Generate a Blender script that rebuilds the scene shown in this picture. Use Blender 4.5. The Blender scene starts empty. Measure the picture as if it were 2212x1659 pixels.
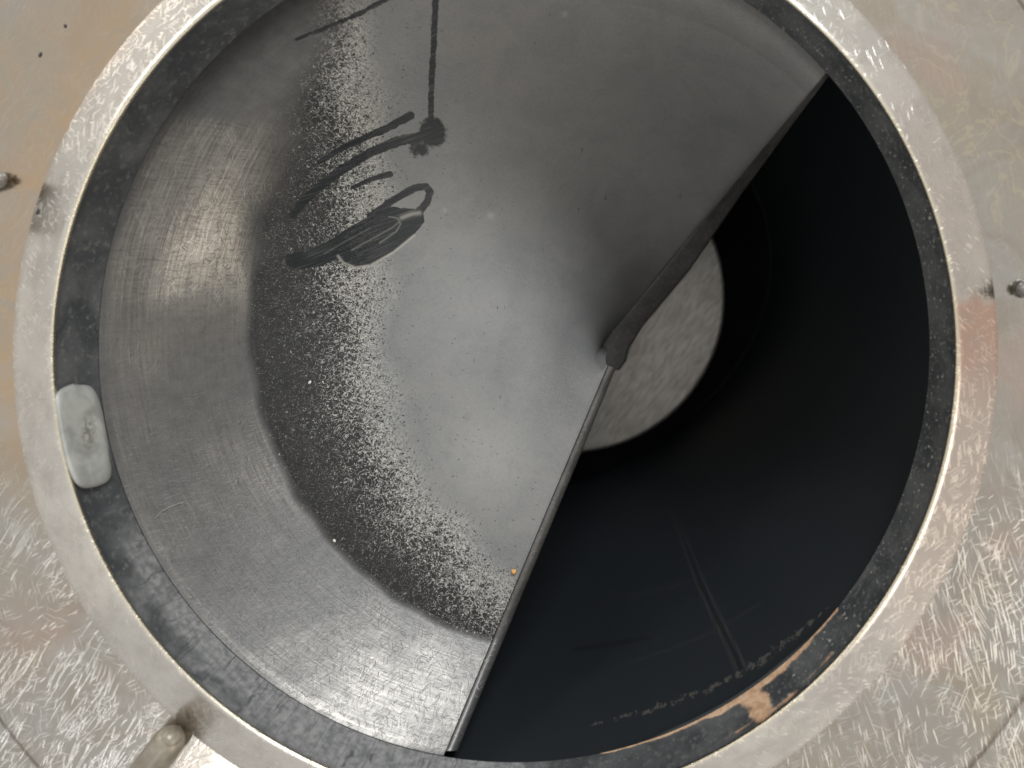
import bpy, bmesh, math, random
import numpy as np
from mathutils import Vector
random.seed(7); np.random.seed(7)
scene = bpy.context.scene

# ------------------------------------------------------------------ camera
K = 0.00014                     # metres per reference pixel on the panel plane (z = 0)
D = 0.2253                      # camera height above the panel
VX, VY = 1330.0, 600.0          # where the axis of the hopper vanishes
W0, H0 = 2212.0, 1659.0
cam_d = bpy.data.cameras.new("camera"); cam = bpy.data.objects.new("camera", cam_d)
scene.collection.objects.link(cam); scene.camera = cam
cam.location = (0, 0, D); cam.rotation_euler = (0, 0, 0)
cam_d.sensor_width = 36.0; cam_d.lens = 36.0 * (D / K) / W0
cam_d.shift_x = (W0 / 2 - VX) / W0; cam_d.shift_y = -(H0 / 2 - VY) / W0
cam_d.clip_start = 0.005; cam_d.clip_end = 50
cam_d.dof.use_dof = True; cam_d.dof.focus_distance = D + 0.045; cam_d.dof.aperture_fstop = 7.0

# ------------------------------------------------------------------ ambient light and lamps
world = bpy.data.worlds.new("World"); scene.world = world; world.use_nodes = True
bg = world.node_tree.nodes["Background"]
bg.inputs["Color"].default_value = (1.0, 0.975, 0.94, 1); bg.inputs["Strength"].default_value = 0.78
def area_lamp(name, loc, target, sx, sy, power, color):
    l = bpy.data.lights.new(name, 'AREA'); l.shape = 'RECTANGLE'; l.size = sx; l.size_y = sy
    l.energy = power; l.color = color
    o = bpy.data.objects.new(name, l); scene.collection.objects.link(o)
    o.location = loc
    o.rotation_euler = (Vector(target) - Vector(loc)).to_track_quat('-Z', 'Y').to_euler()
    return o
area_lamp("window_light", (0.32, 0.98, 0.86), (-0.08, -0.08, -0.03), 0.5, 0.4, 17.5, (0.92, 0.96, 1.0))
area_lamp("side_light", (-1.0, 0.75, 0.42), (-0.05, 0.0, 0), 0.6, 0.3, 3.0, (1.0, 0.96, 0.9))
area_lamp("fill_light", (0.95, -0.55, 0.55), (-0.05, 0.05, -.02), 0.7, 0.4, 4.4, (1.0, 0.93, 0.82))
area_lamp("glare_light", (-0.412, -0.622, 0.675), (-0.105, -0.157, 0), 0.13, 0.20, 0.85, (0.95, 0.97, 1.0))  # unseen lamp added so the panel mirrors it as white glare
scene.view_settings.view_transform = 'Standard'; scene.view_settings.look = 'None'
scene.view_settings.exposure = 0.0; scene.view_settings.gamma = 1.0
scene.render.engine = 'CYCLES'; scene.cycles.use_denoising = True

# ------------------------------------------------------------------ helpers
def P(x, y, z):
    """world point at height z that stands over reference pixel x, y"""
    s = K * (D - z) / D
    return np.stack(np.broadcast_arrays((np.asarray(x, float) - VX) * s, -(np.asarray(y, float) - VY) * s,
                                        np.asarray(z, float)), -1)
def sm(a, b, x):
    t = np.clip((x - a) / (b - a), 0, 1); return t * t * (3 - 2 * t)
def grid_mesh(name, pts, mat, parent=None, close_u=False, attrs=None, smooth=True, flip=False):
    """pts (rows, cols, 3) -> a grid of quads"""
    R, C = pts.shape[:2]
    idx = np.arange(R * C).reshape(R, C)
    if close_u: idx = np.concatenate([idx, idx[:, :1]], 1)
    q = np.stack([idx[:-1, :-1], idx[:-1, 1:], idx[1:, 1:], idx[1:, :-1]], -1).reshape(-1, 4)
    if flip: q = q[:, ::-1]
    me = bpy.data.meshes.new(name)
    me.vertices.add(R * C); me.vertices.foreach_set("co", np.ascontiguousarray(pts, dtype=np.float32).ravel())
    me.loops.add(q.size); me.loops.foreach_set("vertex_index", np.ascontiguousarray(q, dtype=np.int32).ravel())
    me.polygons.add(len(q)); me.polygons.foreach_set("loop_start", np.arange(0, q.size, 4, dtype=np.int32))
    me.polygons.foreach_set("loop_total", np.full(len(q), 4, dtype=np.int32))
    me.update(calc_edges=True); me.validate()
    if smooth: me.polygons.foreach_set("use_smooth", np.ones(len(q), dtype=bool))
    for k, a in (attrs or {}).items():
        a = np.asarray(a, dtype=np.float32)
        if a.ndim == 3:
            at = me.attributes.new(k, 'FLOAT_VECTOR', 'POINT'); at.data.foreach_set("vector", a.reshape(-1))
        else:
            at = me.attributes.new(k, 'FLOAT', 'POINT'); at.data.foreach_set("value", a.reshape(-1))
    me.materials.append(mat)
    o = bpy.data.objects.new(name, me); scene.collection.objects.link(o)
    if parent: o.parent = parent
    return o
def thing(name, label, cat, group=None):
    o = bpy.data.objects.new(name, None); scene.collection.objects.link(o); tag(o, label, cat, group); return o
def tag(o, label, cat, group=None):
    o["label"] = label; o["category"] = cat
    if group: o["group"] = group
def loft(name, circles, mat, parent=None, n=512, attrs_fn=None, a0=None, a1=None):
    """closed rings given as (centre x, centre y, radius, z) in reference pixels"""
    th = np.linspace(0, 2 * np.pi, n, endpoint=False)
    rows = [P(cx + r * np.cos(th), cy - r * np.sin(th), z) for cx, cy, r, z in circles]
    px = np.stack([np.stack([cx + r * np.cos(th), cy - r * np.sin(th)], -1) for cx, cy, r, z in circles])
    pts = np.stack(rows)
    return grid_mesh(name, pts, mat, parent, close_u=True, attrs=attrs_fn(px) if attrs_fn else None)
def densify(c, n):
    out = []
    for a, b in zip(c[:-1], c[1:]):
        for i in range(n): out.append(tuple(a[k] + (b[k] - a[k]) * i / n for k in range(4)))
    out.append(c[-1]); return out
def seg_dist(x, y, pts):
    """distance to a polyline, and the position 0..1 along it"""
    best = np.full(x.shape, 1e9); tt = np.zeros(x.shape); n = len(pts) - 1
    for i, ((x0, y0), (x1, y1)) in enumerate(zip(pts[:-1], pts[1:])):
        dx, dy = x1 - x0, y1 - y0
        t = np.clip(((x - x0) * dx + (y - y0) * dy) / (dx * dx + dy * dy + 1e-9), 0, 1)
        d = np.hypot(x - x0 - t * dx, y - y0 - t * dy)
        m = d < best; best = np.where(m, d, best); tt = np.where(m, (i + t) / n, tt)
    return best, tt
def in_poly(x, y, pts):
    c = np.zeros(x.shape, bool)
    for (x0, y0), (x1, y1) in zip(pts, pts[1:] + pts[:1]):
        if y0 == y1: continue
        c ^= ((y0 > y) != (y1 > y)) & (x < (x1 - x0) * (y - y0) / (y1 - y0) + x0)
    return c

# ------------------------------------------------------------------ material node shorthand
class Mat:
    def __init__(self, name):
        self.m = bpy.data.materials.new(name); self.m.use_nodes = True
        self.t = self.m.node_tree; self.b = self.t.nodes["Principled BSDF"]
    def n(self, kind): return self.t.nodes.new(kind)
    def put(self, sock, v):
        if hasattr(v, "links"): self.t.links.new(v, sock)
        elif isinstance(v, (tuple, list)):
            sock.default_value = tuple(v) + ((1,) if len(v) == 3 and len(sock.default_value) == 4 else ())
        else: sock.default_value = v
    def obj(self): return self.n("ShaderNodeTexCoord").outputs["Object"]
    def attr(self, k, vec=False):
        a = self.n("ShaderNodeAttribute"); a.attribute_name = k
        return a.outputs["Vector" if vec else "Fac"]
    def math(self, op, a, b=0.0, clamp=False):
        x = self.n("ShaderNodeMath"); x.operation = op; x.use_clamp = clamp
        self.put(x.inputs[0], a); self.put(x.inputs[1], b); return x.outputs[0]
    def mul(self, a, b): return self.math('MULTIPLY', a, b)
    def add(self, a, b, clamp=False): return self.math('ADD', a, b, clamp)
    def mx(self, a, b): return self.math('MAXIMUM', a, b)
    def inv(self, a): return self.math('SUBTRACT', 1.0, a, True)
    def step(self, v, a, b, lo=0.0, hi=1.0):
        x = self.n("ShaderNodeMapRange"); x.interpolation_type = 'SMOOTHSTEP'
        self.put(x.inputs[0], v); self.put(x.inputs[1], a); self.put(x.inputs[2], b)
        x.inputs[3].default_value = lo; x.inputs[4].default_value = hi; return x.outputs[0]
    def map(self, vec, rot=0.0, scale=(1, 1, 1), loc=(0, 0, 0)):
        r = self.n("ShaderNodeMapping"); self.put(r.inputs[0], vec)
        r.inputs["Rotation"].default_value = (0, 0, rot)
        s = self.n("ShaderNodeMapping"); self.put(s.inputs[0], r.outputs[0])
        s.inputs["Scale"].default_value = scale; s.inputs["Location"].default_value = loc
        return s.outputs[0]
    def noise(self, vec, scale, detail=2.0, rough=0.5, dist=0.0, col=False):
        x = self.n("ShaderNodeTexNoise"); self.put(x.inputs["Vector"], vec)
        x.inputs["Scale"].default_value = scale; x.inputs["Detail"].default_value = detail
        x.inputs["Roughness"].default_value = rough; x.inputs["Distortion"].default_value = dist
        return x.outputs["Color" if col else "Fac"]
    def warp(self, vec, scale, amount):
        c = self.noise(vec, scale, 1.0, col=True)
        s = self.n("ShaderNodeVectorMath"); s.operation = 'SUBTRACT'; self.put(s.inputs[0], c); s.inputs[1].default_value = (.5, .5, .5)
        m = self.n("ShaderNodeVectorMath"); m.operation = 'SCALE'; self.put(m.inputs[0], s.outputs[0]); m.inputs["Scale"].default_value = amount
        a = self.n("ShaderNodeVectorMath"); a.operation = 'ADD'; self.put(a.inputs[0], vec); self.put(a.inputs[1], m.outputs[0])
        return a.outputs[0]
    def dash(self, vec, ang, half_len, half_wid, keep=0.6, seed=0.0, r=0.16):
        """scattered short scratches: 1 on a scratch, 0 elsewhere"""
        v = self.map(vec, ang, (r / half_len, r / half_wid, 1), (seed * 3.17, seed * 7.31, 0))
        x = self.n("ShaderNodeTexVoronoi"); x.voronoi_dimensions = '2D'; x.inputs["Scale"].default_value = 1.0
        self.put(x.inputs["Vector"], v)
        sep = self.n("ShaderNodeSeparateColor"); self.put(sep.inputs[0], x.outputs["Color"])
        m = self.step(x.outputs["Distance"], r, r * 0.35)
        pick = self.math('LESS_THAN', sep.outputs[0], keep)
        amp = self.add(self.mul(sep.outputs[1], 0.75), 0.25)
        return self.mul(self.mul(m, pick), amp)
    def mix(self, f, a, b, mode='MIX'):
        x = self.n("ShaderNodeMix"); x.data_type = 'RGBA'; x.blend_type = mode
        self.put(x.inputs[0], f); self.put(x.inputs[6], a); self.put(x.inputs[7], b); return x.outputs[2]
    def bump(self, h, strength, dist, prev=None):
        x = self.n("ShaderNodeBump"); self.put(x.inputs["Height"], h)
        x.inputs["Strength"].default_value = strength; x.inputs["Distance"].default_value = dist
        if prev is not None: self.put(x.inputs["Normal"], prev)
        return x.outputs[0]
    def out(self, color, rough, metal, normal=None, **kw):
        self.put(self.b.inputs["Base Color"], color); self.put(self.b.inputs["Roughness"], rough)
        self.put(self.b.inputs["Metallic"], metal)
        if normal is not None: self.put(self.b.inputs["Normal"], normal)
        for k, v in kw.items(): self.put(self.b.inputs[k], v)
        return self.m

def scratch_set(M, vec, specs):
    acc = None
    for s in specs:
        d = M.dash(vec, *s); acc = d if acc is None else M.mx(acc, d)
    return acc

# ---- worn stainless panel
def mat_panel():
    M = Mat("worn_stainless"); o = M.obj(); w = M.warp(o, 45, 0.004)
    dense = M.attr("dense"); zone = M.attr("tan")
    R = math.radians; right = M.attr("right"); sp_ = M.math('SUBTRACT', 1.0, right)
    sl = scratch_set(M, w, [(R(-58), .0065, .00010, .75, 1), (R(-66), .0040, .00013, .6, 2), (R(-50), .0085, .00009, .6, 3), (R(-75), .0026, .00012, .7, 4)])
    sr = scratch_set(M, M.warp(o, 18, .004), [(R(68), .0090, .00008, .7, 61), (R(77), .0070, .00010, .7, 62), (R(60), .0050, .00009, .55, 63), (R(84), .0045, .00012, .6, 64), (R(-70), .0070, .00008, .30, 65)])
    s1 = M.mul(M.add(M.mul(sl, sp_), M.mul(sr, right)), M.step(M.noise(o, 34, 3, .6, .5), .30, .62))
    s2 = scratch_set(M, M.warp(o, 90, .003), [(R(20), .0030, .00010, .45, 5), (R(-20), .0024, .00010, .45, 6),
                            (R(78), .0030, .00010, .5, 7), (R(-38), .0020, .00014, .5, 8)])
    sc = M.add(M.mul(s1, M.add(M.mul(dense, .85), .06)), M.mul(s2, M.add(M.mul(dense, .6), .05)), True)
    n1 = M.noise(o, 16, 3, .55, .6); n2 = M.noise(o, 55, 4, .6, 1.0); n3 = M.noise(o, 420, 3, .6)
    c = M.mix(M.step(n1, .38, .62), (.445, .40, .33), (.43, .41, .375))  # patchy beige, grey and pinkish tones paint in surroundings mirrored by the steel
    c = M.mix(M.mul(M.step(n2, .48, .66), .6), c, (.37, .325, .275)); c = M.mix(M.mul(M.step(M.noise(o, 31, 3, .6, .8), .52, .68), .55), c, (.50, .50, .485))
    c = M.mix(M.mul(zone, M.step(n2, .25, .65)), c, (.56, .415, .27))
    pink = M.step(M.noise(o, 23, 2, .5), .56, .70)
    c = M.mix(M.mul(pink, .40), c, (.55, .40, .34))
    squig = M.math('ABSOLUTE', M.math('SUBTRACT', M.noise(o, 38, 3, .55, 1.6), .5))
    c = M.mix(M.mul(M.mul(M.step(squig, .022, .004), M.attr("golden")), .20), c, (.78, .68, .42))
    c = M.mix(M.mul(n3, .16), c, (.40, .36, .31))
    c = M.mix(sc, c, (.90, .885, .86))
    c = M.mix(M.attr("groove"), c, (.16, .13, .10))
    r = M.add(M.add(M.mul(n2, .14), .09), M.mul(sc, .30), True)
    b = M.bump(n1, .07, .004); b = M.bump(n3, .05, .0006, b); b = M.bump(sc, .38, .00010, b)
    return M.out(c, r, 1.0, b)

def mat_rim():
    M = Mat("scratched_rim_steel"); o = M.obj(); w = M.warp(o, 70, .003)
    s = scratch_set(M, w, [(math.radians(-30), .0026, .00013, .6, 11), (math.radians(35), .0020, .00013, .6, 12), (math.radians(80), .0028, .00013, .55, 13),
                           (math.radians(-70), .0016, .00020, .6, 14), (math.radians(10), .0012, .00020, .5, 15)])
    n1 = M.noise(o, 22, 3, .55, .4); n2 = M.noise(o, 130, 4, .6)
    c = M.mix(M.step(n1, .35, .65), (.72, .69, .635), (.58, .555, .52))
    c = M.mix(M.attr("rust_and_reflection"), c, (.60, .34, .23)); c = M.mix(M.mul(M.attr("brown_reflection"), .75), c, (.42, .34, .29))
    c = M.mix(M.mul(M.step(n2, .42, .68), .32), c, (.36, .335, .30)); hr = scratch_set(M, M.warp(o, 120, .004), [(math.radians(-20), .0022, .00009, .5, 91), (math.radians(45), .0018, .00009, .45, 92), (math.radians(-60), .0024, .00008, .4, 93)]); c = M.mix(M.mul(hr, M.mul(M.inv(M.attr('glint')), .45)), c, (.22, .20, .175))
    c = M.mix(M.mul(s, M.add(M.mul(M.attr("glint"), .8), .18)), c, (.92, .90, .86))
    dk = M.step(M.attr("pin_reflection"), .1, 1.0)
    c = M.mix(M.mul(dk, .7), c, (.20, .18, .15))
    c = M.mix(M.attr("edge"), c, (.86, .78, .60))
    r = M.add(M.add(M.mul(n2, .14), .17), M.mul(s, .2), True)
    b = M.bump(n2, .12, .0008); b = M.bump(s, .5, .00010, b)
    return M.out(c, r, 1.0, b)

def mat_band():
    M = Mat("black_seal_coating"); o = M.obj()
    n1 = M.noise(o, 60, 4, .6, .5); n2 = M.noise(o, 420, 3, .65)
    c = M.mix(M.step(n1, .35, .7), (.042, .046, .049), (.095, .098, .098))
    c = M.mix(M.mul(M.step(n2, .54, .70), .55), c, (.16, .155, .14))
    sp = M.step(M.noise(o, 820, 2, .6), .63, .72)
    c = M.mix(M.mul(sp, M.attr("speck")), c, (.50, .48, .42))
    ru = M.step(M.add(M.attr("rust_and_reflection"), M.mul(M.math('SUBTRACT', M.noise(o, 130, 5, .72), .5), 1.35)), .38, .68)
    c = M.mix(ru, c, M.mix(M.step(n2, .35, .65), (.42, .25, .145), (.56, .39, .26)))
    cr = M.step(M.add(M.attr("crust"), M.mul(M.math('SUBTRACT', M.noise(o, 330, 4, .7), .5), 1.5)), .55, .75)
    c = M.mix(M.mul(cr, .8), c, (.17, .15, .12))
    hair = scratch_set(M, M.warp(o, 160, .0016), [(math.radians(k), .0013, .00012, .7, 70 + i) for i, k in enumerate((-25, 30, 75, -65))])
    wn = M.step(M.add(M.attr("worn"), M.mul(M.math('SUBTRACT', n1, .5), .9)), .25, .75)
    metal = M.mix(M.mul(hair, .75), M.mix(M.step(n2, .3, .7), (.17, .173, .175), (.32, .318, .31)), (.05, .05, .05))
    c = M.mix(wn, c, metal)
    b = M.bump(n1, .3, .0012); b = M.bump(M.add(n2, M.mul(hair, -.5)), .35, .0004, b)
    r = M.add(M.mul(n2, .3), .36)
    return M.out(c, r, M.mul(M.inv(ru), M.add(.1, M.mul(wn, .15))), b)

def mat_dark_wall():
    M = Mat("blackened_inner_wall"); o = M.obj()
    n1 = M.noise(o, 25, 3, .55); n2 = M.noise(o, 300, 3, .6)
    c = M.mix(n1, (.0075, .0105, .0130), (.0120, .0140, .0155))
    sc = M.attr("line"); c = M.mix(M.mul(sc, M.add(M.mul(n2, .8), .25)), c, (.085, .085, .078))
    c = M.mix(M.attr("cut"), c, (.003, .003, .004))
    cr = M.step(M.add(M.attr("crust"), M.mul(M.math('SUBTRACT', M.noise(o, 420, 5, .75), .5), 3.2)), .60, .95)
    c = M.mix(M.mul(cr, .5), c, (.095, .088, .075))
    b = M.bump(n2, .15, .0003)
    return M.out(c, .46, 0.0, b, **{"Specular IOR Level": .5})

# ---- the scoop: brushed bowl, sooty speckle, grey coating, black smears
def mat_scoop():
    M = Mat("sooty_brushed_scoop"); o = M.obj(); uv = M.attr("uvw", True)
    bowl = M.attr("bowl"); q = M.attr("q"); soot = M.attr("soot"); smear = M.attr("smear"); worn = M.attr("worn"); pale = M.attr("pale")  # soot also holds the wall's highlights, painted in as thinner soot
    # brushed wall
    uw = M.warp(uv, 60, .0022); g1 = M.noise(M.map(uw, 0, (42, 950, 1)), 1.0, 4, .65); g2 = M.noise(M.map(uw, 0, (95, 2600, 1)), 1.0, 3, .6); g3 = M.noise(M.map(uw, 0, (1500, 130, 1)), 1.0, 3, .6)
    blot = M.noise(o, 55, 5, .62, .6); fine = M.noise(o, 700, 3, .65); mid = M.noise(o, 190, 4, .65)
    w = M.warp(M.warp(o, 160, .0030), 45, .006)
    hair = scratch_set(M, w, [(math.radians(-25), .0013, .00011, .7, 31), (math.radians(30), .0013, .00011, .7, 32), (math.radians(75), .0015, .00011, .7, 33),
                              (math.radians(-65), .0012, .00011, .7, 34), (math.radians(5), .0012, .00012, .7, 35)])
    lite = scratch_set(M, M.warp(o, 50, .003), [(math.radians(-78), .0030, .00012, .4, 36), (math.radians(80), .0036, .00012, .35, 37), (math.radians(-55), .0022, .00013, .4, 38)])
    br = M.add(M.add(M.mul(g1, .40), M.mul(g2, .28)), M.add(M.mul(g3, .20), M.mul(mid, .12)))
    cw = M.mix(M.step(br, .36, .66), (.105, .098, .090), (.27, .255, .228))
    cw = M.mix(M.mul(hair, .66), cw, (.05, .048, .046))
    cw = M.mix(M.mul(lite, .26), cw, (.62, .60, .56))
    dirt_and_glow = M.step(M.add(soot, M.mul(M.math('SUBTRACT', M.add(M.mul(blot, .6), M.mul(mid, .4)), .5), 1.5)), .05, 1.02)
    cw = M.mix(M.mul(dirt_and_glow, .90), cw, M.mix(mid, (.055, .057, .056), (.13, .125, .12)))
    # coated floor
    grey = M.mix(M.step(blot, .3, .7), (.118, .121, .118), (.148, .145, .138))
    grey = M.mix(M.mul(worn, .8), grey, (.085, .085, .083)); grey = M.mix(M.mul(pale, .6), grey, (.27, .265, .25))
    grey = M.mix(M.mul(M.step(fine, .45, .75), .25), grey, (.10, .10, .095))
    gr = M.noise(o, 1700, 2, .7); grey = M.mix(M.mul(M.step(gr, .35, .7), .30), grey, (.21, .205, .19)); grey = M.mix(M.mul(M.step(mid, .5, .75), .22), grey, (.09, .092, .092))
    def ridge(sc, ds, off):
        return M.math('ABSOLUTE', M.math('SUBTRACT', M.noise(M.map(o, 0, (1, 1, 1), (off, off * 2, 0)), sc, 2.0, .55, ds), .5))
    nl = M.noise(o, 330, 3, .6); nz = M.noise(o, 1500, 2, .6)
    thr = M.step(M.add(q, M.mul(M.math('SUBTRACT', nl, .5), .38)), -1.20, .24)          # 0 bare soot, 1 unbroken coat
    w1 = M.add(M.mul(M.math('POWER', thr, 1.7), .20), .007)
    r1 = ridge(690, .7, 0.0); r2 = ridge(1150, .4, 1.3)
    rg = M.math('MINIMUM', r1, M.add(r2, M.math('SUBTRACT', .05, M.mul(thr, .05))))
    cover = M.step(M.math('DIVIDE', rg, w1), 1.15, .75)
    flake = M.mul(M.mul(M.step(M.math('DIVIDE', rg, w1), .70, .30), M.step(q, -.10, -.50)), M.step(nz, .35, .60))
    h = cover
    dark = M.mix(mid, (.010, .010, .0095), (.032, .031, .029))
    fl = M.mix(M.mul(cover, M.step(q, -2.0, -1.0)), dark, grey)
    fl = M.mix(M.mul(M.mul(flake, .9), M.step(q, -2.0, -.9)), fl, (.40, .385, .34))
    dots = M.dash(o, 0.3, .00045, .00028, .16, 41, .14)
    fl = M.mix(M.mul(dots, M.step(q, 1.2, .0)), fl, (.03, .03, .03))
    c = M.mix(bowl, fl, cw)
    sm_ = M.step(M.add(smear, M.mul(M.math('SUBTRACT', M.noise(o, 420, 3, .65), .5), .8)), .35, .62)
    c = M.mix(M.mul(sm_, .95), c, M.mix(M.step(M.noise(M.map(M.warp(o, 90, .0012), math.radians(-23), (70, 1500, 1)), 1.0, 3, .65), .48, .70), (.018, .020, .021), (.050, .051, .050)))
    c = M.mix(M.attr("wisp"), c, (.30, .29, .25))
    r = M.add(M.mul(bowl, -.28), .62); r = M.add(r, M.mul(dirt_and_glow, M.mul(bowl, .12))); r = M.add(r, M.mul(sm_, -.14), True)
    metal = M.mul(M.mul(bowl, .80), M.inv(M.mul(sm_, .9)))
    b = M.bump(br, .22, .0005)
    b = M.bump(M.mul(h, M.mul(M.inv(bowl), M.step(q, .30, -.15))), .6, .00030, b)
    b = M.bump(M.add(fine, M.mul(hair, -.6)), .22, .00030, b)
    return M.out(c, r, metal, b, **{'Specular IOR Level': M.add(M.add(.26, M.mul(M.step(q, -.5, .1), .14)), M.mul(sm_, -.2))})

def simple(name, c1, c2, scale, rough, metal, bump=.2, bd=.0006, dist=0.0):
    M = Mat(name); o = M.obj(); n = M.noise(o, scale, 4, .6, dist); f = M.noise(o, scale * 6, 3, .6)
    return M.out(M.mix(M.step(M.add(M.mul(n, .7), M.mul(f, .3)), .35, .65), c1, c2), M.add(M.mul(f, .2), rough - .1), metal, M.bump(f, bump, bd))

MP, MR, MB, MD, MS = mat_panel(), mat_rim(), mat_band(), mat_dark_wall(), mat_scoop()

# ------------------------------------------------------------------ steel panel round the hopper mouth
C0 = (1090, 762)
def panel_attrs(px):
    x, y = px[..., 0], px[..., 1]; r = np.hypot(x - C0[0], y - C0[1])
    dense = sm(900, 1250, y) * (.85 + .4 * sm(1500, 2000, x)) + .12 
    tan = sm(900, 500, x) * sm(1150, 800, y) * (.45 + .5 * sm(1130, 1090, r))
    golden = sm(1900, 2050, x) * sm(900, 350, y)
    groove = np.exp(-((r - 1347) / 3.6) ** 2) * .95
    return {"dense": np.clip(dense, 0, 1), "tan": tan, "golden": golden, "groove": groove, "right": sm(900, 1300, x)}
g = 1347
rs = [(1060, 0), (1070, -.00005), (1082, 0), (1110, .0002), (1150, 0)] + [(r, 0) for r in range(1180, 1340, 15)] + \
     [(g - 5, 0), (g - 2, -.00003), (g + 2, -.00003), (g + 5, 0), (1400, 0), (1500, 0), (1650, 0), (1800, -.002), (1810, -.012)]
panel = loft("steel_panel", [(C0[0] + 2, C0[1] + 3, r, z) for r, z in rs], MP, n=720, attrs_fn=panel_attrs)
panel["kind"] = "structure"

# ------------------------------------------------------------------ hopper: rim, seal band, inner wall, bottom disc
hopper = thing("hopper", "round steel hopper mouth with a scratched rim and a blackened inside", "hopper")
def rim_attrs(px):
    x, y = px[..., 0], px[..., 1]; a = np.degrees(np.arctan2(-(y - C0[1]), x - C0[0])); r = np.hypot(x - C0[0], y - C0[1])
    rust_and_reflection = sm(628, 664, y + 10 * np.sin(x / 9.0)) * sm(960, 720, y) * sm(1600, 1900, x) * .95  # copper toned surroundings mirrored in the rim, painted as colour
    brown_reflection = np.exp(-((a + 14) / 26) ** 2) + .55 * np.exp(-((a - 22) / 12) ** 2)  # brownish reflection put into the colour of the right flank
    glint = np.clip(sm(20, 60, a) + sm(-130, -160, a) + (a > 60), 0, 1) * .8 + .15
    refl = .55 * np.exp(-(((x - 432) / 26) ** 2 + ((y - 1512) / 24) ** 2)) + .2 * np.exp(-(((x - 150) / 16) ** 2 + ((y - 410) / 20) ** 2))  # dark mirror images of the pins, painted into the rim colour
    edge = sm(985, 978, r) * .8
    return {"rust_and_reflection": np.clip(rust_and_reflection, 0, 1), "brown_reflection": np.clip(brown_reflection, 0, 1), "glint": glint, "pin_reflection": refl, "edge": edge}
HR = .0090
rim = [(1092, 765, 1064, .0002), (1092, 765, 1058, .0010), (1091.5, 764, 1052, .0016)]
rim += [(1091.5 - 1.5 * t, 764 - 2 * t, 1052 - 66 * t, .0016 + (HR - .0002 - .0016) * t) for t in np.linspace(.08, 1, 14)]
rim += [(1090, 762, 982, HR - .00003), (1090, 762, 979, HR), (1090, 762, 976, HR - .0002), (1090, 762, 974.5, HR - .0007), (1090.5, 761.7, 972, HR - .0013)]
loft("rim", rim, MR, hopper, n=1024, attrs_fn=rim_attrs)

def arc_rust(px):
    x, y = px[..., 0], px[..., 1]
    d1, _ = seg_dist(x, y, [(1075, 1638), (1200, 1636), (1330, 1618), (1450, 1580), (1560, 1530), (1660, 1460), (1740, 1385), (1805, 1315)])
    _, t1 = seg_dist(x, y, [(1075, 1638), (1200, 1636), (1330, 1618), (1450, 1580), (1560, 1530), (1660, 1460), (1740, 1385), (1805, 1315)])
    w = np.interp(t1, [0, .3, .5, .62, .72, .85, 1], [5, 6, 8, 14, 16, 13, 7])
    ru = np.clip(1.25 - d1 / (w * 1.25), 0, 1)
    d2, _ = seg_dist(x, y, [(1600, 1500), (1645, 1515), (1640, 1540)]); ru = np.maximum(ru, np.clip(1.3 - d2 / 30, 0, 1))
    d3, _ = seg_dist(x, y, [(1560, 1600), (1690, 1520), (1800, 1410)]); ru = np.maximum(ru, .62 * np.clip(1 - d3 / 12, 0, 1))
    speck = np.clip(sm(1500, 1900, x) + .15, 0, 1)
    aa = np.degrees(np.arctan2(-(y - 749), x - 1110)); rr = np.hypot(x - 1110, y - 749)
    worn = np.interp(aa, [-180, -165, -150, -135, -115, -95, -85, -70, 160, 172, 180], [.1, .2, .45, .75, 1.0, .95, .55, .2, 0, .05, .1]) - .25 * sm(935, 970, rr) - .3 * (x > 1130)
    return {"rust_and_reflection": ru * .92, "speck": speck, "crust": np.zeros_like(x), "worn": np.clip(worn, 0, 1)}
ZB = -.0105
band = [(1090.5, 761.7, 972, HR - .0013), (1091, 761, 969, HR - .003)] + \
       [(1091 + 19 * t, 761 - 12 * t, 969 - 71 * t, HR - .003 + (ZB - HR + .003) * t) for t in np.linspace(.06, 1, 16)]
loft("seal_band", band, MB, hopper, n=1024, attrs_fn=arc_rust)

# inner wall: a ledge under the band, then the deep black cylinder
def wall_attrs(px):
    x, y = px[..., 0], px[..., 1]
    L = [(1440, 1095), (1470, 1160), (1505, 1260), (1545, 1345), (1570, 1395), (1590, 1445)]
    R_ = [(1452, 1110), (1482, 1165), (1520, 1255), (1557, 1335), (1585, 1390), (1610, 1440)]
    wl = np.interp(y, [1080, 1200, 1440], [.15, .5, 1])
    d1, _ = seg_dist(x, y, L); d2, _ = seg_dist(x, y, R_)
    line = np.maximum(np.exp(-(d1 / 3.0) ** 2), np.exp(-(d2 / 3.0) ** 2)) * wl
    d3, _ = seg_dist(x, y, [(1365, 1430), (1450, 1402), (1545, 1362), (1640, 1305)]); line = np.maximum(line, 0.18 * np.exp(-(d3 / 4) ** 2))
    d4, _ = seg_dist(x, y, [(1360, 1290), (1480, 1260), (1550, 1225)]); line = np.maximum(line, 0.10 * np.exp(-(d4 / 5) ** 2))
    mid = [((a[0] + b[0]) / 2, (a[1] + b[1]) / 2) for a, b in zip(L, R_)]
    d5, _ = seg_dist(x, y, mid); cut = np.exp(-(d5 / 6) ** 2) * wl
    d6, _ = seg_dist(x, y, [(1245, 1402), (1330, 1390), (1400, 1378)]); cut = np.maximum(cut, .7 * np.exp(-(d6 / 5) ** 2))
    d7, t7 = seg_dist(x, y, [(1270, 1568), (1400, 1535), (1530, 1492), (1640, 1430), (1720, 1370), (1790, 1312)])
    crust = np.clip(1.1 - d7 / np.interp(t7, [0, .2, .6, 1], [6, 13, 18, 6]), 0, 1)
    return {"line": line * .38, "cut": cut * .6, "crust": crust * .8}
zs = np.linspace(ZB - .001, -.20, 150)
AXW = P(1110, 749, ZB)
rw = 895 * (D - ZB) / D                       # true radius, in panel pixels
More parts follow.
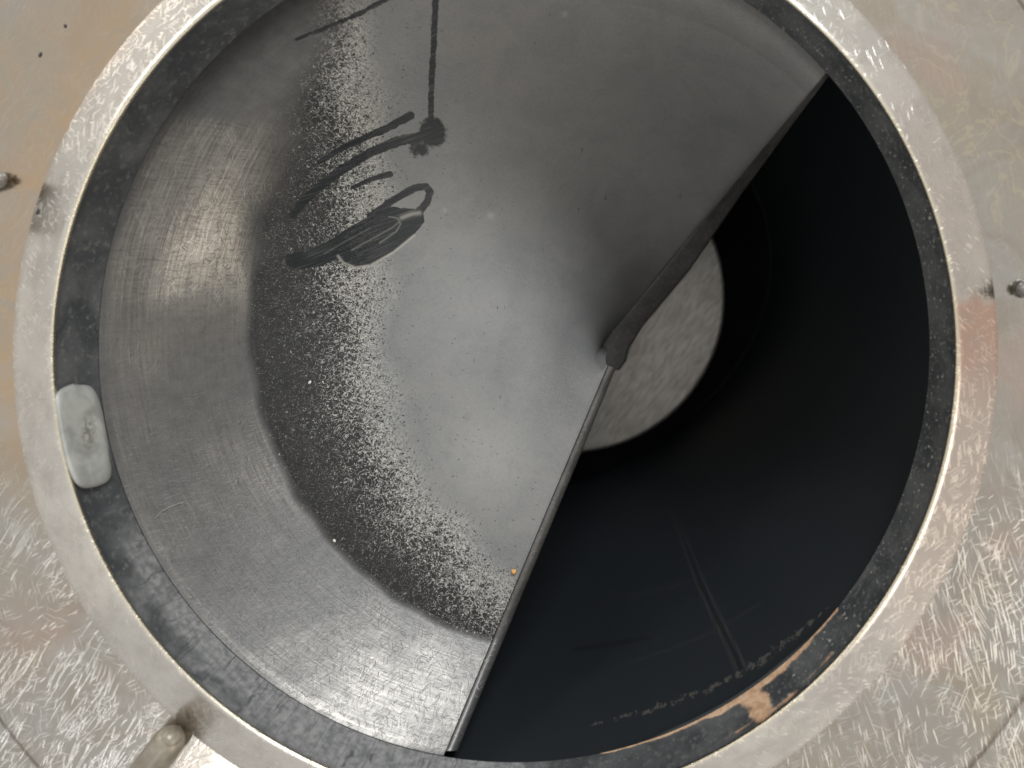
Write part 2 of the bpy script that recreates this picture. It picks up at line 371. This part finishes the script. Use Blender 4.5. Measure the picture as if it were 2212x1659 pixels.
def ring_at(r_true, z, ax=(AXW[0], AXW[1])):
    s = D / (D - z)
    return (VX + ax[0] / K * s, VY - ax[1] / K * s, r_true * s, z)
wall = [ring_at(rw + 6, ZB + .0025), ring_at(rw + 4, ZB + .0002), ring_at(rw - 1, ZB - .0002), ring_at(rw - 1, ZB - .0010), ring_at(rw - 2, ZB - .0022)]
wall += [ring_at(rw - 2 - 270 * t, ZB - .0022 + (-.200 - ZB) * t) for t in np.linspace(.01, 1, 240)]
# the housing is wider where the scoop hangs in it (left), narrower in the open half (right)
aw = np.linspace(0, 2 * np.pi, 900, endpoint=False); adeg = (np.degrees(aw) + 180) % 360 - 180
wide = np.maximum(np.maximum(sm(-96, -128, adeg), .17 * sm(-66, -98, adeg)), sm(-50, 44, adeg))
wp, wx = [], []
for i, (cx, cy, r, z) in enumerate(wall):
    rr = r + wide * 300 * D / (D - z) * (i > 1)
    wx.append(np.stack([cx + rr * np.cos(aw), cy - rr * np.sin(aw)], -1)); wp.append(P(wx[-1][:, 0], wx[-1][:, 1], z))
grid_mesh("inner_wall", np.stack(wp), MD, hopper, close_u=True, attrs=wall_attrs(np.stack(wx)))
# the pale steel bottom, far down
def mat_disc():
    M = Mat("pale_brushed_steel"); o = M.obj(); w = M.warp(o, 40, .006)
    n = M.noise(M.map(w, math.radians(-55), (120, 900, 1)), 1.0, 4, .65); m = M.noise(o, 28, 3, .55)
    c = M.mix(M.step(n, .34, .66), (.32, .31, .285), (.54, .525, .485)); c = M.mix(M.mul(M.step(m, .45, .7), .6), c, (.30, .265, .22))
    return M.out(c, .42, .6, M.bump(n, .25, .0005))
MDISC = mat_disc()
ZD = wall[-1][3]; ecx, ecy, er = wall[-1][:3]
MDEEP = simple("deep_black", (.003, .0035, .004), (.005, .0055, .006), 60, .85, 0)  # near-black ring round the bottom disc, darker than the wall
MDEEP.node_tree.nodes["Principled BSDF"].inputs["Specular IOR Level"].default_value = .05
loft("bottom_edge", [(ecx, ecy, er + 420, ZD - .0003), (ecx, ecy, er + 20, ZD - .0003), (ecx, ecy, er - 8, ZD + .0006), (ecx, ecy, er - 14, ZD + .0015), (1229, 641, 322, ZD + .0015)], MDEEP, hopper, n=200)
loft("bottom_disc", densify([(1229, 641, 337, ZD), (1229, 641, 335, ZD + .0044), (1229, 641, 290, ZD + .0046), (1229, 641, 1, ZD + .005)], 8), MDISC, hopper, n=200)

# ------------------------------------------------------------------ the scoop inside the hopper
scoop = thing("feed_scoop", "curved grey metal feed scoop with sooty speckles and black finger smears", "scoop")
B_ = (1110, 748, 897); C_ = (1249, 700, 701); D_ = (1334, 776, 26)
HUB = (1334, 780)
def ray_circle(cx, cy, r, p, d):
    fx, fy = p[0] - cx, p[1] - cy; b = fx * d[0] + fy * d[1]; c = fx * fx + fy * fy - r * r
    return -b + math.sqrt(max(b * b - c, 0))
def unit(a, b):
    l = math.hypot(b[0] - a[0], b[1] - a[1]); return ((b[0] - a[0]) / l, (b[1] - a[1]) / l)
E1a, E1b = (1312, 790), (962, 1622)            # lower cut edge, inner line of its lip
E2a, E2b = (1304, 742), (1788, 152)            # upper cut edge
d1, d2 = unit(E1a, E1b), unit(E2a, E2b)
NV1, NV2, NA = 170, 300, 900
vv = np.concatenate([np.linspace(0, 1, NV1, endpoint=False), np.linspace(1, 2, NV2)])
def circ(v):
    if v <= 1: a, b, t = B_, C_, v
    else: a, b, t = C_, D_, v - 1
    return tuple(a[i] + (b[i] - a[i]) * t for i in range(3))
def plate_z(v, t):
    """height of the scoop: a curved wall that turns into a gently falling spiral floor"""
    v = np.asarray(v, float)
    zb = ZB - .0001
    k = np.clip(v, 0, 1)
    am = sm(.0, .04, np.asarray(t)) * sm(.32, .18, np.asarray(t)); k2 = k
    t = np.asarray(t, float); f = sm(.34, .60, t)
    ka = np.interp(t, [.36, 1], [.31, .12])                  # share of the way to the hub that the wall takes up
    s = np.where(v < 1, v * ka, ka + (v - 1) * (1 - ka))
    wallz = -.024 * ((1 - f) * k2 + f * sm(0, .8, s))
    spiral = -.072 * t ** 2 * ((1 - f) * sm(.25, 1.5, v) + f * sm(.02, .62, s))
    rim_ledge = 0 * k
    fl = -.012 * ((1 - f) * sm(1, 2, v) + f * sm(.2, 1, s)) - .006 * np.clip(v - 1, 0, 1)
    return zb + wallz + rim_ledge + fl + spiral
X = np.zeros((len(vv), NA)); Y = np.zeros_like(X); T = np.zeros_like(X); U = np.zeros_like(X)
for i, v in enumerate(vv):
    cx, cy, r = circ(v)
    s1 = ray_circle(cx, cy, r, E1a, d1); s2 = ray_circle(cx, cy, r, E2a, d2)
    p1 = (E1a[0] + d1[0] * s1, E1a[1] + d1[1] * s1); p2 = (E2a[0] + d2[0] * s2, E2a[1] + d2[1] * s2)
    a1 = math.atan2(-(p1[1] - cy), p1[0] - cx) % (2 * math.pi); a2 = math.atan2(-(p2[1] - cy), p2[0] - cx)
    th = np.linspace(a1, a2, NA)
    X[i] = cx + r * np.cos(th); Y[i] = cy - r * np.sin(th); T[i] = np.linspace(0, 1, NA); U[i] = -th * 700 * K
V = np.repeat(vv[:, None], NA, 1)
Z = plate_z(V, T)
# masks of the surface (wear, soot, smears, highlights painted in as thinner soot)
smooth_edge = [(835, -60), (845, 0), (868, 100), (890, 250), (905, 440), (890, 600), (897, 750), (915, 850), (945, 950), (985, 1020), (1060, 1105), (1135, 1195), (1200, 1260)]
dq, _ = seg_dist(X, Y, smooth_edge)
xs = np.interp(Y, [p[1] for p in smooth_edge], [p[0] for p in smooth_edge])
q = np.where(X < xs, -dq, dq) / 270.0
lowfreq = lambda s, a, b, c: np.sin(X / s + a) * np.sin(Y / s * 1.13 + b) + .5 * np.sin((X + Y) / s * .7 + c)
q = q + .05 * lowfreq(38, 1, 2, 3)
up_ = sm(640, 400, Y) * sm(900, 700, X); bowl = 1 - np.where(up_ > 0, sm(.93 - .30 * up_, 1.0 + .10 * up_, V + .03 * up_ * lowfreq(30, 1, 3, 2) + .012 * lowfreq(24, 0, 1, 2)), sm(.93, 1.0, V + .012 * lowfreq(24, 0, 1, 2)))
fade_up = sm(430, 230, Y) * sm(560, 680, X)                       # near the top the wall runs into the floor without a line
bowl = np.minimum(bowl, 1 - fade_up * sm(.45, .85, V)) * (1 - sm(640, 800, X) * sm(500, 300, Y))
gauss = lambda x, y, sx, sy: np.exp(-(((X - x) / sx) ** 2 + ((Y - y) / sy) ** 2))
soot = .95 + 0 * X
soot -= .80 * gauss(470, 430, 170, 200) + .45 * gauss(330, 560, 110, 190)
soot -= .35 * gauss(560, 1000, 150, 120) + .55 * gauss(850, 1500, 300, 170) + .3 * gauss(300, 1000, 70, 300)  # the wide low patch paints the wall's highlight in as thinner soot
soot += .42 * gauss(390, 690, 90, 60) + .30 * gauss(400, 860, 90, 60) + .25 * gauss(350, 1010, 80, 60) + .4 * gauss(470, 160, 140, 60)
soot += .35 * sm(.06, .0, V) + .35 * sm(230, 60, Y)
soot -= .4 * sm(.10, .03, V) * sm(.0, .04, T) * sm(.32, .18, T)  # bright streak of light below the band, painted in as thinner soot
soot += .65 * sm(290, 90, Y + 40 * lowfreq(60, .3, 1.1, 2)) * sm(700, 600, X)
soot = np.clip(soot, 0, 1.2)
smear = np.zeros_like(X)
def stroke(pts, w0, w1, strength=1.0):
    global smear
    d, t = seg_dist(X, Y, pts); w = w0 + (w1 - w0) * t
    smear = np.maximum(smear, strength * np.clip(1.35 - d / w * .85, 0, 1))
stroke([(886, 250), (840, 275), (790, 297), (735, 322), (690, 350)], 9, 5)
stroke([(925, 292), (860, 305), (800, 330), (740, 365), (690, 403), (655, 435), (632, 465)], 11, 9)
stroke([(842, 376), (800, 388), (762, 405)], 7, 4)
stroke([(850, -10), (770, 32), (700, 62), (640, 85)], 8, 5, .66)
stroke([(942, -20), (938, 60), (935, 130), (931, 200), (931, 265)], 8, 7, .80)
smear = np.maximum(smear, .95 * np.clip(1.5 - np.hypot((X - 934) / 30, (Y - 287) / 33), 0, 1))
smear = np.maximum(smear, .62 * np.clip(1.4 - np.hypot((X - 905) / 32, (Y - 322) / 26), 0, 1))
poly = [(618, 553), (660, 545), (705, 526), (760, 490), (810, 462), (850, 448), (878, 455), (912, 458), (915, 478), (893, 506), (850, 540), (805, 570), (770, 577), (742, 570), (732, 556), (690, 574), (648, 580), (622, 572)]
inside = in_poly(X, Y, poly); de, _ = seg_dist(X, Y, poly + poly[:1])
smear = np.maximum(smear, np.where(inside, 1.0, np.clip(.9 - de / 5, 0, 1)))
stroke([(800, 468), (850, 432), (895, 406), (920, 403), (929, 415), (922, 438), (902, 460), (870, 458)], 8, 8)
wisp = np.zeros_like(X)
def fine_line(pts, w, s):
    global wisp
    d, _ = seg_dist(X, Y, pts); wisp = np.maximum(wisp, s * np.exp(-(d / w) ** 2))
fine_line([(730, 553), (742, 568), (768, 578), (800, 573), (850, 545), (895, 508)], 2.4, .75)
fine_line([(760, 540), (800, 518), (850, 490), (868, 474)], 1.6, .3); fine_line([(868, 470), (890, 462), (906, 460)], 5, .55)
fine_line([(840, 468), (858, 471), (866, 484), (856, 500), (820, 525)], 1.3, .4); fine_line([(700, 548), (745, 522), (800, 492)], 1.3, .2)
worn = .9 * gauss(1215, 800, 45, 95) + .35 * gauss(1075, 830, 26, 110) + .35 * gauss(1180, 700, 40, 45)
rh = np.hypot(X - HUB[0], Y - HUB[1]); ah = np.arctan2(Y - HUB[1], X - HUB[0])
worn += .25 * np.exp(-((rh - 125) / 10) ** 2) * (np.cos(ah - 2.6) > .2) + .18 * np.exp(-((rh - 255) / 9) ** 2) * sm(.6, .95, np.cos(ah - 2.75)) + .2 * np.exp(-((rh - 60) / 12) ** 2)
for fx, fy, l in [(1062, 655, 8), (1075, 662, 10), (1090, 662, 7), (1052, 690, 12), (1045, 715, 9), (1030, 745, 10), (1024, 775, 8), (1308, 422, 9), (1250, 450, 10), (1258, 318, 14), (1080, 855, 6), (1470, 420, 8)]:
    d, _ = seg_dist(X, Y, [(fx, fy), (fx + 3 - l * .4, fy + l)]); smear = np.maximum(smear, .62 * np.exp(-(d / 1.8) ** 2))
pale = .9 * gauss(1060, 985, 110, 110) + .4 * gauss(1000, 620, 120, 240)
pale += sum(.9 * gauss(x, y, s, s) for x, y, s in [(1060, 465, 7), (855, 640, 5), (1220, 30, 6), (960, 455, 5)])
uvw = np.stack([U, V * 340 * K, 0 * U], -1)
fl = grid_mesh("scoop_plate", P(X, Y, Z), MS, scoop,
               attrs={"uvw": uvw, "bowl": bowl, "q": q, "soot": soot, "smear": np.clip(smear, 0, 1), "wisp": wisp, "worn": np.clip(worn, 0, 1), "pale": np.clip(pale, 0, 1)})
# underside, one sheet 3 mm below, so the plate has a body
sub_i = np.arange(0, len(vv), 6); sub_j = np.r_[np.arange(0, NA, 9), NA - 1]
pu = P(X, Y, Z - .003)[np.ix_(sub_i, sub_j)].copy()
grid_mesh("scoop_underside", pu, MD, scoop, flip=True, attrs={k: np.zeros(pu.shape[:2]) for k in ("line", "cut", "crust")})

# lips along the two cut edges
def mat_lip():
    M = Mat("worn_edge_steel"); o = M.obj(); n = M.noise(o, 80, 4, .6); f = M.noise(o, 600, 3, .65)
    s = scratch_set(M, M.warp(o, 120, .002), [(math.radians(10), .0012, .00015, .6, 51), (math.radians(70), .0012, .00015, .5, 52), (math.radians(-40), .0010, .00015, .5, 53)])
    c = M.mix(M.step(n, .35, .65), (.050, .047, .042), (.085, .080, .073))
    br = M.attr("bright"); c = M.mix(br, c, M.mix(f, (.10, .10, .098), (.21, .207, .20)))
    c = M.mix(M.mul(s, M.add(M.mul(br, .6), .15)), c, (.6, .58, .54)); c = M.mix(M.attr("crease"), c, (.012, .012, .012))
    return M.out(c, .45, M.mul(br, .6), M.bump(M.add(f, s), .3, .0003))
MLIP = mat_lip()
def lip(name, line_in, line_out, width_fn, zin_fn, prof, n=160, bright=None):
    """prof: list of (position across 0..1, height offset in m, crease)"""
    s = np.linspace(0, 1, n)
    xi = np.interp(s, line_in[0], line_in[1]); yi = np.interp(s, line_in[0], line_in[2])
    xo = np.interp(s, line_out[0], line_out[1]); yo = np.interp(s, line_out[0], line_out[2])
    zi = zin_fn(s)
    rows, cr = [], []
    for p, dz, c in prof:
        rows.append(P(xi + (xo - xi) * p, yi + (yo - yi) * p, zi + dz * width_fn(s))); cr.append(np.full(n, c))
    pts = np.stack(rows); br = np.repeat((bright(s) if bright else 0 * s)[None], len(prof), 0)
    return grid_mesh(name, pts, MLIP, scoop, attrs={"bright": br, "crease": np.stack(cr)}, flip=True)
def z_on_edge(edge_pts_x, edge_pts_y, t):
    """height of the plate under points of a cut edge"""
    out = []
    for x, y in zip(edge_pts_x, edge_pts_y):
        lo, hi = 0.0, 2.0
        for _ in range(40):
            m = (lo + hi) / 2; cx, cy, r = circ(m)
            if math.hypot(x - cx, y - cy) < r: lo = m
            else: hi = m
        out.append(float(plate_z(lo, t)))
    return np.array(out)
s_ = np.linspace(0, 1, 160)
ex, ey = E1a[0] + (E1b[0] - E1a[0]) * s_, E1a[1] + (E1b[1] - E1a[1]) * s_
z1 = z_on_edge(ex, ey, 0.0)
lip("lower_edge_lip", ([0, 1], [1312, 962], [790, 1622]), ([0, .2, 1], [1330, 1258, 988], [796, 972, 1622]), lambda s: 1 + 0 * s,
    lambda s: np.interp(s, s_, z1), [(0, -.0001, 1), (.06, .0002, .8), (.12, .0009, 0), (.3, .0012, 0), (.55, .0008, 0), (.8, -.0004, 0), (.95, -.0018, 0), (1, -.004, 0), (.9, -.008, 0), (.2, -.010, 0)],
    bright=lambda s: sm(.55, .95, s))
ex2, ey2 = E2a[0] + (E2b[0] - E2a[0]) * s_, E2a[1] + (E2b[1] - E2a[1]) * s_
z2 = z_on_edge(ex2, ey2, 1.0)
lip("upper_edge_lip", ([0, .035, .07, 1], [1312, 1297, 1301, 1788], [800, 776, 742, 152]), ([0, .04, .08, .13, .3, .55, .8, 1], [1338, 1354, 1359, 1388, 1490, 1602, 1712, 1795], [800, 778, 754, 706, 584, 420, 270, 158]), lambda s: 1 - .55 * s,
    lambda s: np.interp(s, s_, z2), [(0, -.0001, .8), (.02, .0003, .2), (.05, .0004, 0), (.10, .0003, 0), (.5, -.0018, 0), (.86, -.0040, 0), (.93, -.0046, 0), (.965, -.0060, .3), (1, -.0090, .9), (.98, -.020, 1), (.3, -.022, 1)], bright=lambda s: .30 - .2 * s)
# ------------------------------------------------------------------ locking pins round the mouth
MPIN = simple("polished_pin_steel", (.17, .148, .112), (.28, .25, .20), 90, .38, .35, .06, .0004)
def tube(name, path, radii, mat, parent=None, n=28):
    path = [Vector(p) for p in path]; rows = []
    up = Vector((0, 0, 1))
    for i, p in enumerate(path):
        t = (path[min(i + 1, len(path) - 1)] - path[max(i - 1, 0)]).normalized()
        a = t.cross(up); a = a.normalized() if a.length > .05 else Vector((-t.y, t.x, 0)).normalized() if abs(t.z) < .99 else side
        side = a; b = a.cross(t).normalized()
        rows.append([p + (a * math.cos(k) + b * math.sin(k)) * radii[i] for k in np.linspace(0, 2 * math.pi, n, endpoint=False)])
    return grid_mesh(name, np.array([[tuple(v) for v in r] for r in rows]), mat, parent, close_u=True)
MPINB = simple("grey_pin_steel", (.13, .125, .115), (.22, .21, .195), 90, .35, .3, .06, .0004)
def pin(x, y, dx, dy, r, label, MPIN=MPIN):
    root = thing("locking_pin", label, "pin", "locking pins round the hopper mouth")
    l = math.hypot(dx, dy); dx, dy = dx / l, dy / l
    R = r * K; z0 = R * .72
    path, rad = [], []
    for a in np.linspace(8, 90, 10):                        # rounded tip
        path.append(P(x, y, z0) + np.array([dx, -dy, 0]) * (R - R * math.sin(math.radians(a)) + 0) * -1 * -1); rad.append(R * math.sin(math.radians(a)))
    path = [P(x, y, z0) + np.array([dx, -dy, .0]) * (R * (1 - math.cos(math.radians(a)))) for a in np.linspace(8, 90, 10)]
    base = P(x, y, z0) + np.array([dx, -dy, 0]) * R
    for s in np.linspace(.002, .030, 10): path.append(base + np.array([dx, -dy, .10]) * s); rad.append(R)
    q0 = base + np.array([dx, -dy, .10]) * .030
    for a in np.linspace(15, 90, 7):
        aa = math.radians(a); path.append(q0 + np.array([dx, -dy, 0]) * .007 * math.sin(aa) + np.array([0, 0, -1]) * .007 * (1 - math.cos(aa))); rad.append(R)
    last = path[-1].copy(); path.append(np.array([last[0], last[1], -.0002])); rad.append(R)
    tube("shaft", path, rad, MPIN, root)
    cap = [P(x, y, z0) + np.array([dx, -dy, 0]) * (-.0009 + R * .5 * (1 - math.cos(math.radians(a)))) + np.array([0, 0, R * .32]) for a in np.linspace(4, 90, 8)]
    tube("ball_tip", cap, [R * .62 * math.sin(math.radians(a)) for a in np.linspace(4, 90, 8)], MPIN, root)
    return root
pin(382, 1578, -.60, .80, 33, "thick round-ended steel pin beside the white glare below the rim")
pin(11, 384, -.98, .2, 19, "thin round-ended steel pin on tan toned steel left of the rim", MPINB)
pin(2200, 626, .98, -.12, 21, "round-ended steel pin beside the copper coloured reflection painted on the rim", MPINB)

# ------------------------------------------------------------------ white residue on the seal band, crumbs and fibres
def mat_res():
    M = Mat("dried_pale_residue"); o = M.obj(); n = M.noise(o, 120, 4, .6, .5); f = M.noise(o, 600, 3, .6)
    c = M.mix(M.step(n, .35, .65), (.25, .255, .24), (.36, .36, .335)); c = M.mix(M.mul(M.attr("stain"), M.step(f, .35, .6)), c, (.13, .12, .095))
    return M.out(c, .45, 0.0, M.bump(M.add(n, M.mul(f, .3)), .35, .0006), **{"Subsurface Weight": .15, "Subsurface Radius": (.003, .003, .002), "Subsurface Scale": .3})
out_r = [(118, 842), (150, 832), (160, 826), (166, 834), (188, 828), (205, 836), (218, 870), (224, 900), (231, 940), (236, 975), (238, 1000), (244, 1022), (238, 1038), (222, 1048), (190, 1056), (168, 1058), (152, 1030), (140, 992), (131, 950), (122, 900), (116, 865)]
orr = np.array(out_r, float); cxr, cyr = orr[:, 0].mean(), orr[:, 1].mean()
nb = 120
tb = np.linspace(0, len(out_r), nb, endpoint=False)
bx = np.interp(tb, np.arange(len(out_r) + 1), np.r_[orr[:, 0], orr[0, 0]]); by = np.interp(tb, np.arange(len(out_r) + 1), np.r_[orr[:, 1], orr[0, 1]])
for _ in range(3):
    bx = sum(np.roll(bx, k) for k in range(-3, 4)) / 7; by = sum(np.roll(by, k) for k in range(-3, 4)) / 7
def surf_z(x, y):
    """height of the band / scoop wall under a pixel (left side)"""
    r0 = np.hypot(x - 1090, y - 762); r1 = np.hypot(x - 1110, y - 748)
    t = np.clip((974 - r0) / ((974 - r0) + np.maximum(r1 - 895, 0) + 1e-6), 0, 1)
    z = HR - .001 + (ZB - HR + .001) * t
    return np.where(r1 < 895, ZB - .003 - .047 * np.clip((895 - r1) / 330, 0, 1) * 1.5, z)
rows, sts = [], []
for s, h in [(1.0, -.0006), (.995, .0009), (.97, .0018), (.92, .0024), (.8, .0028), (.6, .0028), (.4, .0026), (.2, .0025), (.02, .0025)]:
    x = cxr + (bx - cxr) * s; y = cyr + (by - cyr) * s
    # raise along the band's inward normal (towards the hopper axis) and up
    p = P(x, y, surf_z(x, y) + h); rows.append(p)
    sts.append(np.exp(-(((x - 192) / 14) ** 2 + ((y - 938) / 45) ** 2)) * 1.0)
res = grid_mesh("residue_patch", np.stack(rows), mat_res(), None, close_u=True, attrs={"stain": np.stack(sts)}, flip=False)
tag(res, "pale grey dried lump of residue stuck on the black band at left", "residue")

def nugget(name, x, y, z, r, mat, label, cat, group=None, sx=1.0):
    bm = bmesh.new(); bmesh.ops.create_icosphere(bm, subdivisions=2, radius=1)
    for v in bm.verts:
        f = 1 + random.uniform(-.22, .22); v.co = Vector((v.co.x * sx, v.co.y, v.co.z * .7)) * (r * K * f)
    me = bpy.data.meshes.new(name); bm.to_mesh(me); bm.free(); me.materials.append(mat)
    for p in me.polygons: p.use_smooth = True
    o = bpy.data.objects.new(name, me); scene.collection.objects.link(o); o.location = P(x, y, z); o.rotation_euler = (0, 0, random.uniform(.6, 1.3)); o.scale = (.75, .75, .3) if cat == 'fleck' else (1, 1, 1); tag(o, label, cat, group); return o
MCR = simple("orange_crumb", (.50, .22, .05), (.62, .38, .12), 900, .5, 0, .4, .0004)
MWH = simple("pale_crumb", (.5, .49, .43), (.62, .60, .54), 900, .6, 0, .4, .0004)
MBK = simple("black_fleck", (.015, .012, .015), (.03, .025, .03), 900, .5, 0, .3, .0003)
def scoop_z(x, y):
    k = np.argmin((X - x) ** 2 + (Y - y) ** 2); return float(Z.ravel()[k])
nugget("crumb", 1110, 1235, float(np.interp((1235 - 790) / 832, s_, z1)) + .0011, 7, MCR, "tiny orange crumb on the lower cut edge of the scoop", "crumb")
nugget("crumb", 669, 826, scoop_z(669, 826) + .0003, 3.2, MWH, "tiny white crumb on black soot high on the scoop, nearer the smears", "crumb", "white crumbs on the scoop", 1.6)
nugget("crumb", 722, 1168, scoop_z(722, 1168) + .0003, 4, MWH, "tiny white crumb on black soot low on the scoop, nearer the bright wall", "crumb", "white crumbs on the scoop")
nugget("fleck", 140, 56, .0002, 3, MBK, "dark fleck on steel left of the rim, upper of two near the corner", "fleck", "dark flecks on the steel panel", 2.2)
nugget("fleck", 86, 118, .0002, 3.2, MBK, "dark fleck on steel left of the rim, lower of two near the corner", "fleck", "dark flecks on the steel panel", 2.4)
nugget("fleck", 82, 457, .0016, 5, MBK, "short black fleck at the outer foot of the rim below the thin left pin", "fleck", "dark flecks on the steel panel", 1.8)
MCF = simple('dull_fibre', (.30, .28, .24), (.36, .34, .29), 900, .7, 0)
hp = [(335, 1120), (350, 1104), (368, 1094), (385, 1088), (398, 1085)]
fib = tube("fibre", [P(x, y, scoop_z(x, y) + .0006) for x, y in hp], [.00007] * 5, MCF, None, 8)
tag(fib, "fine pale curved fibre lying on the brushed wall of the scoop", "fibre")
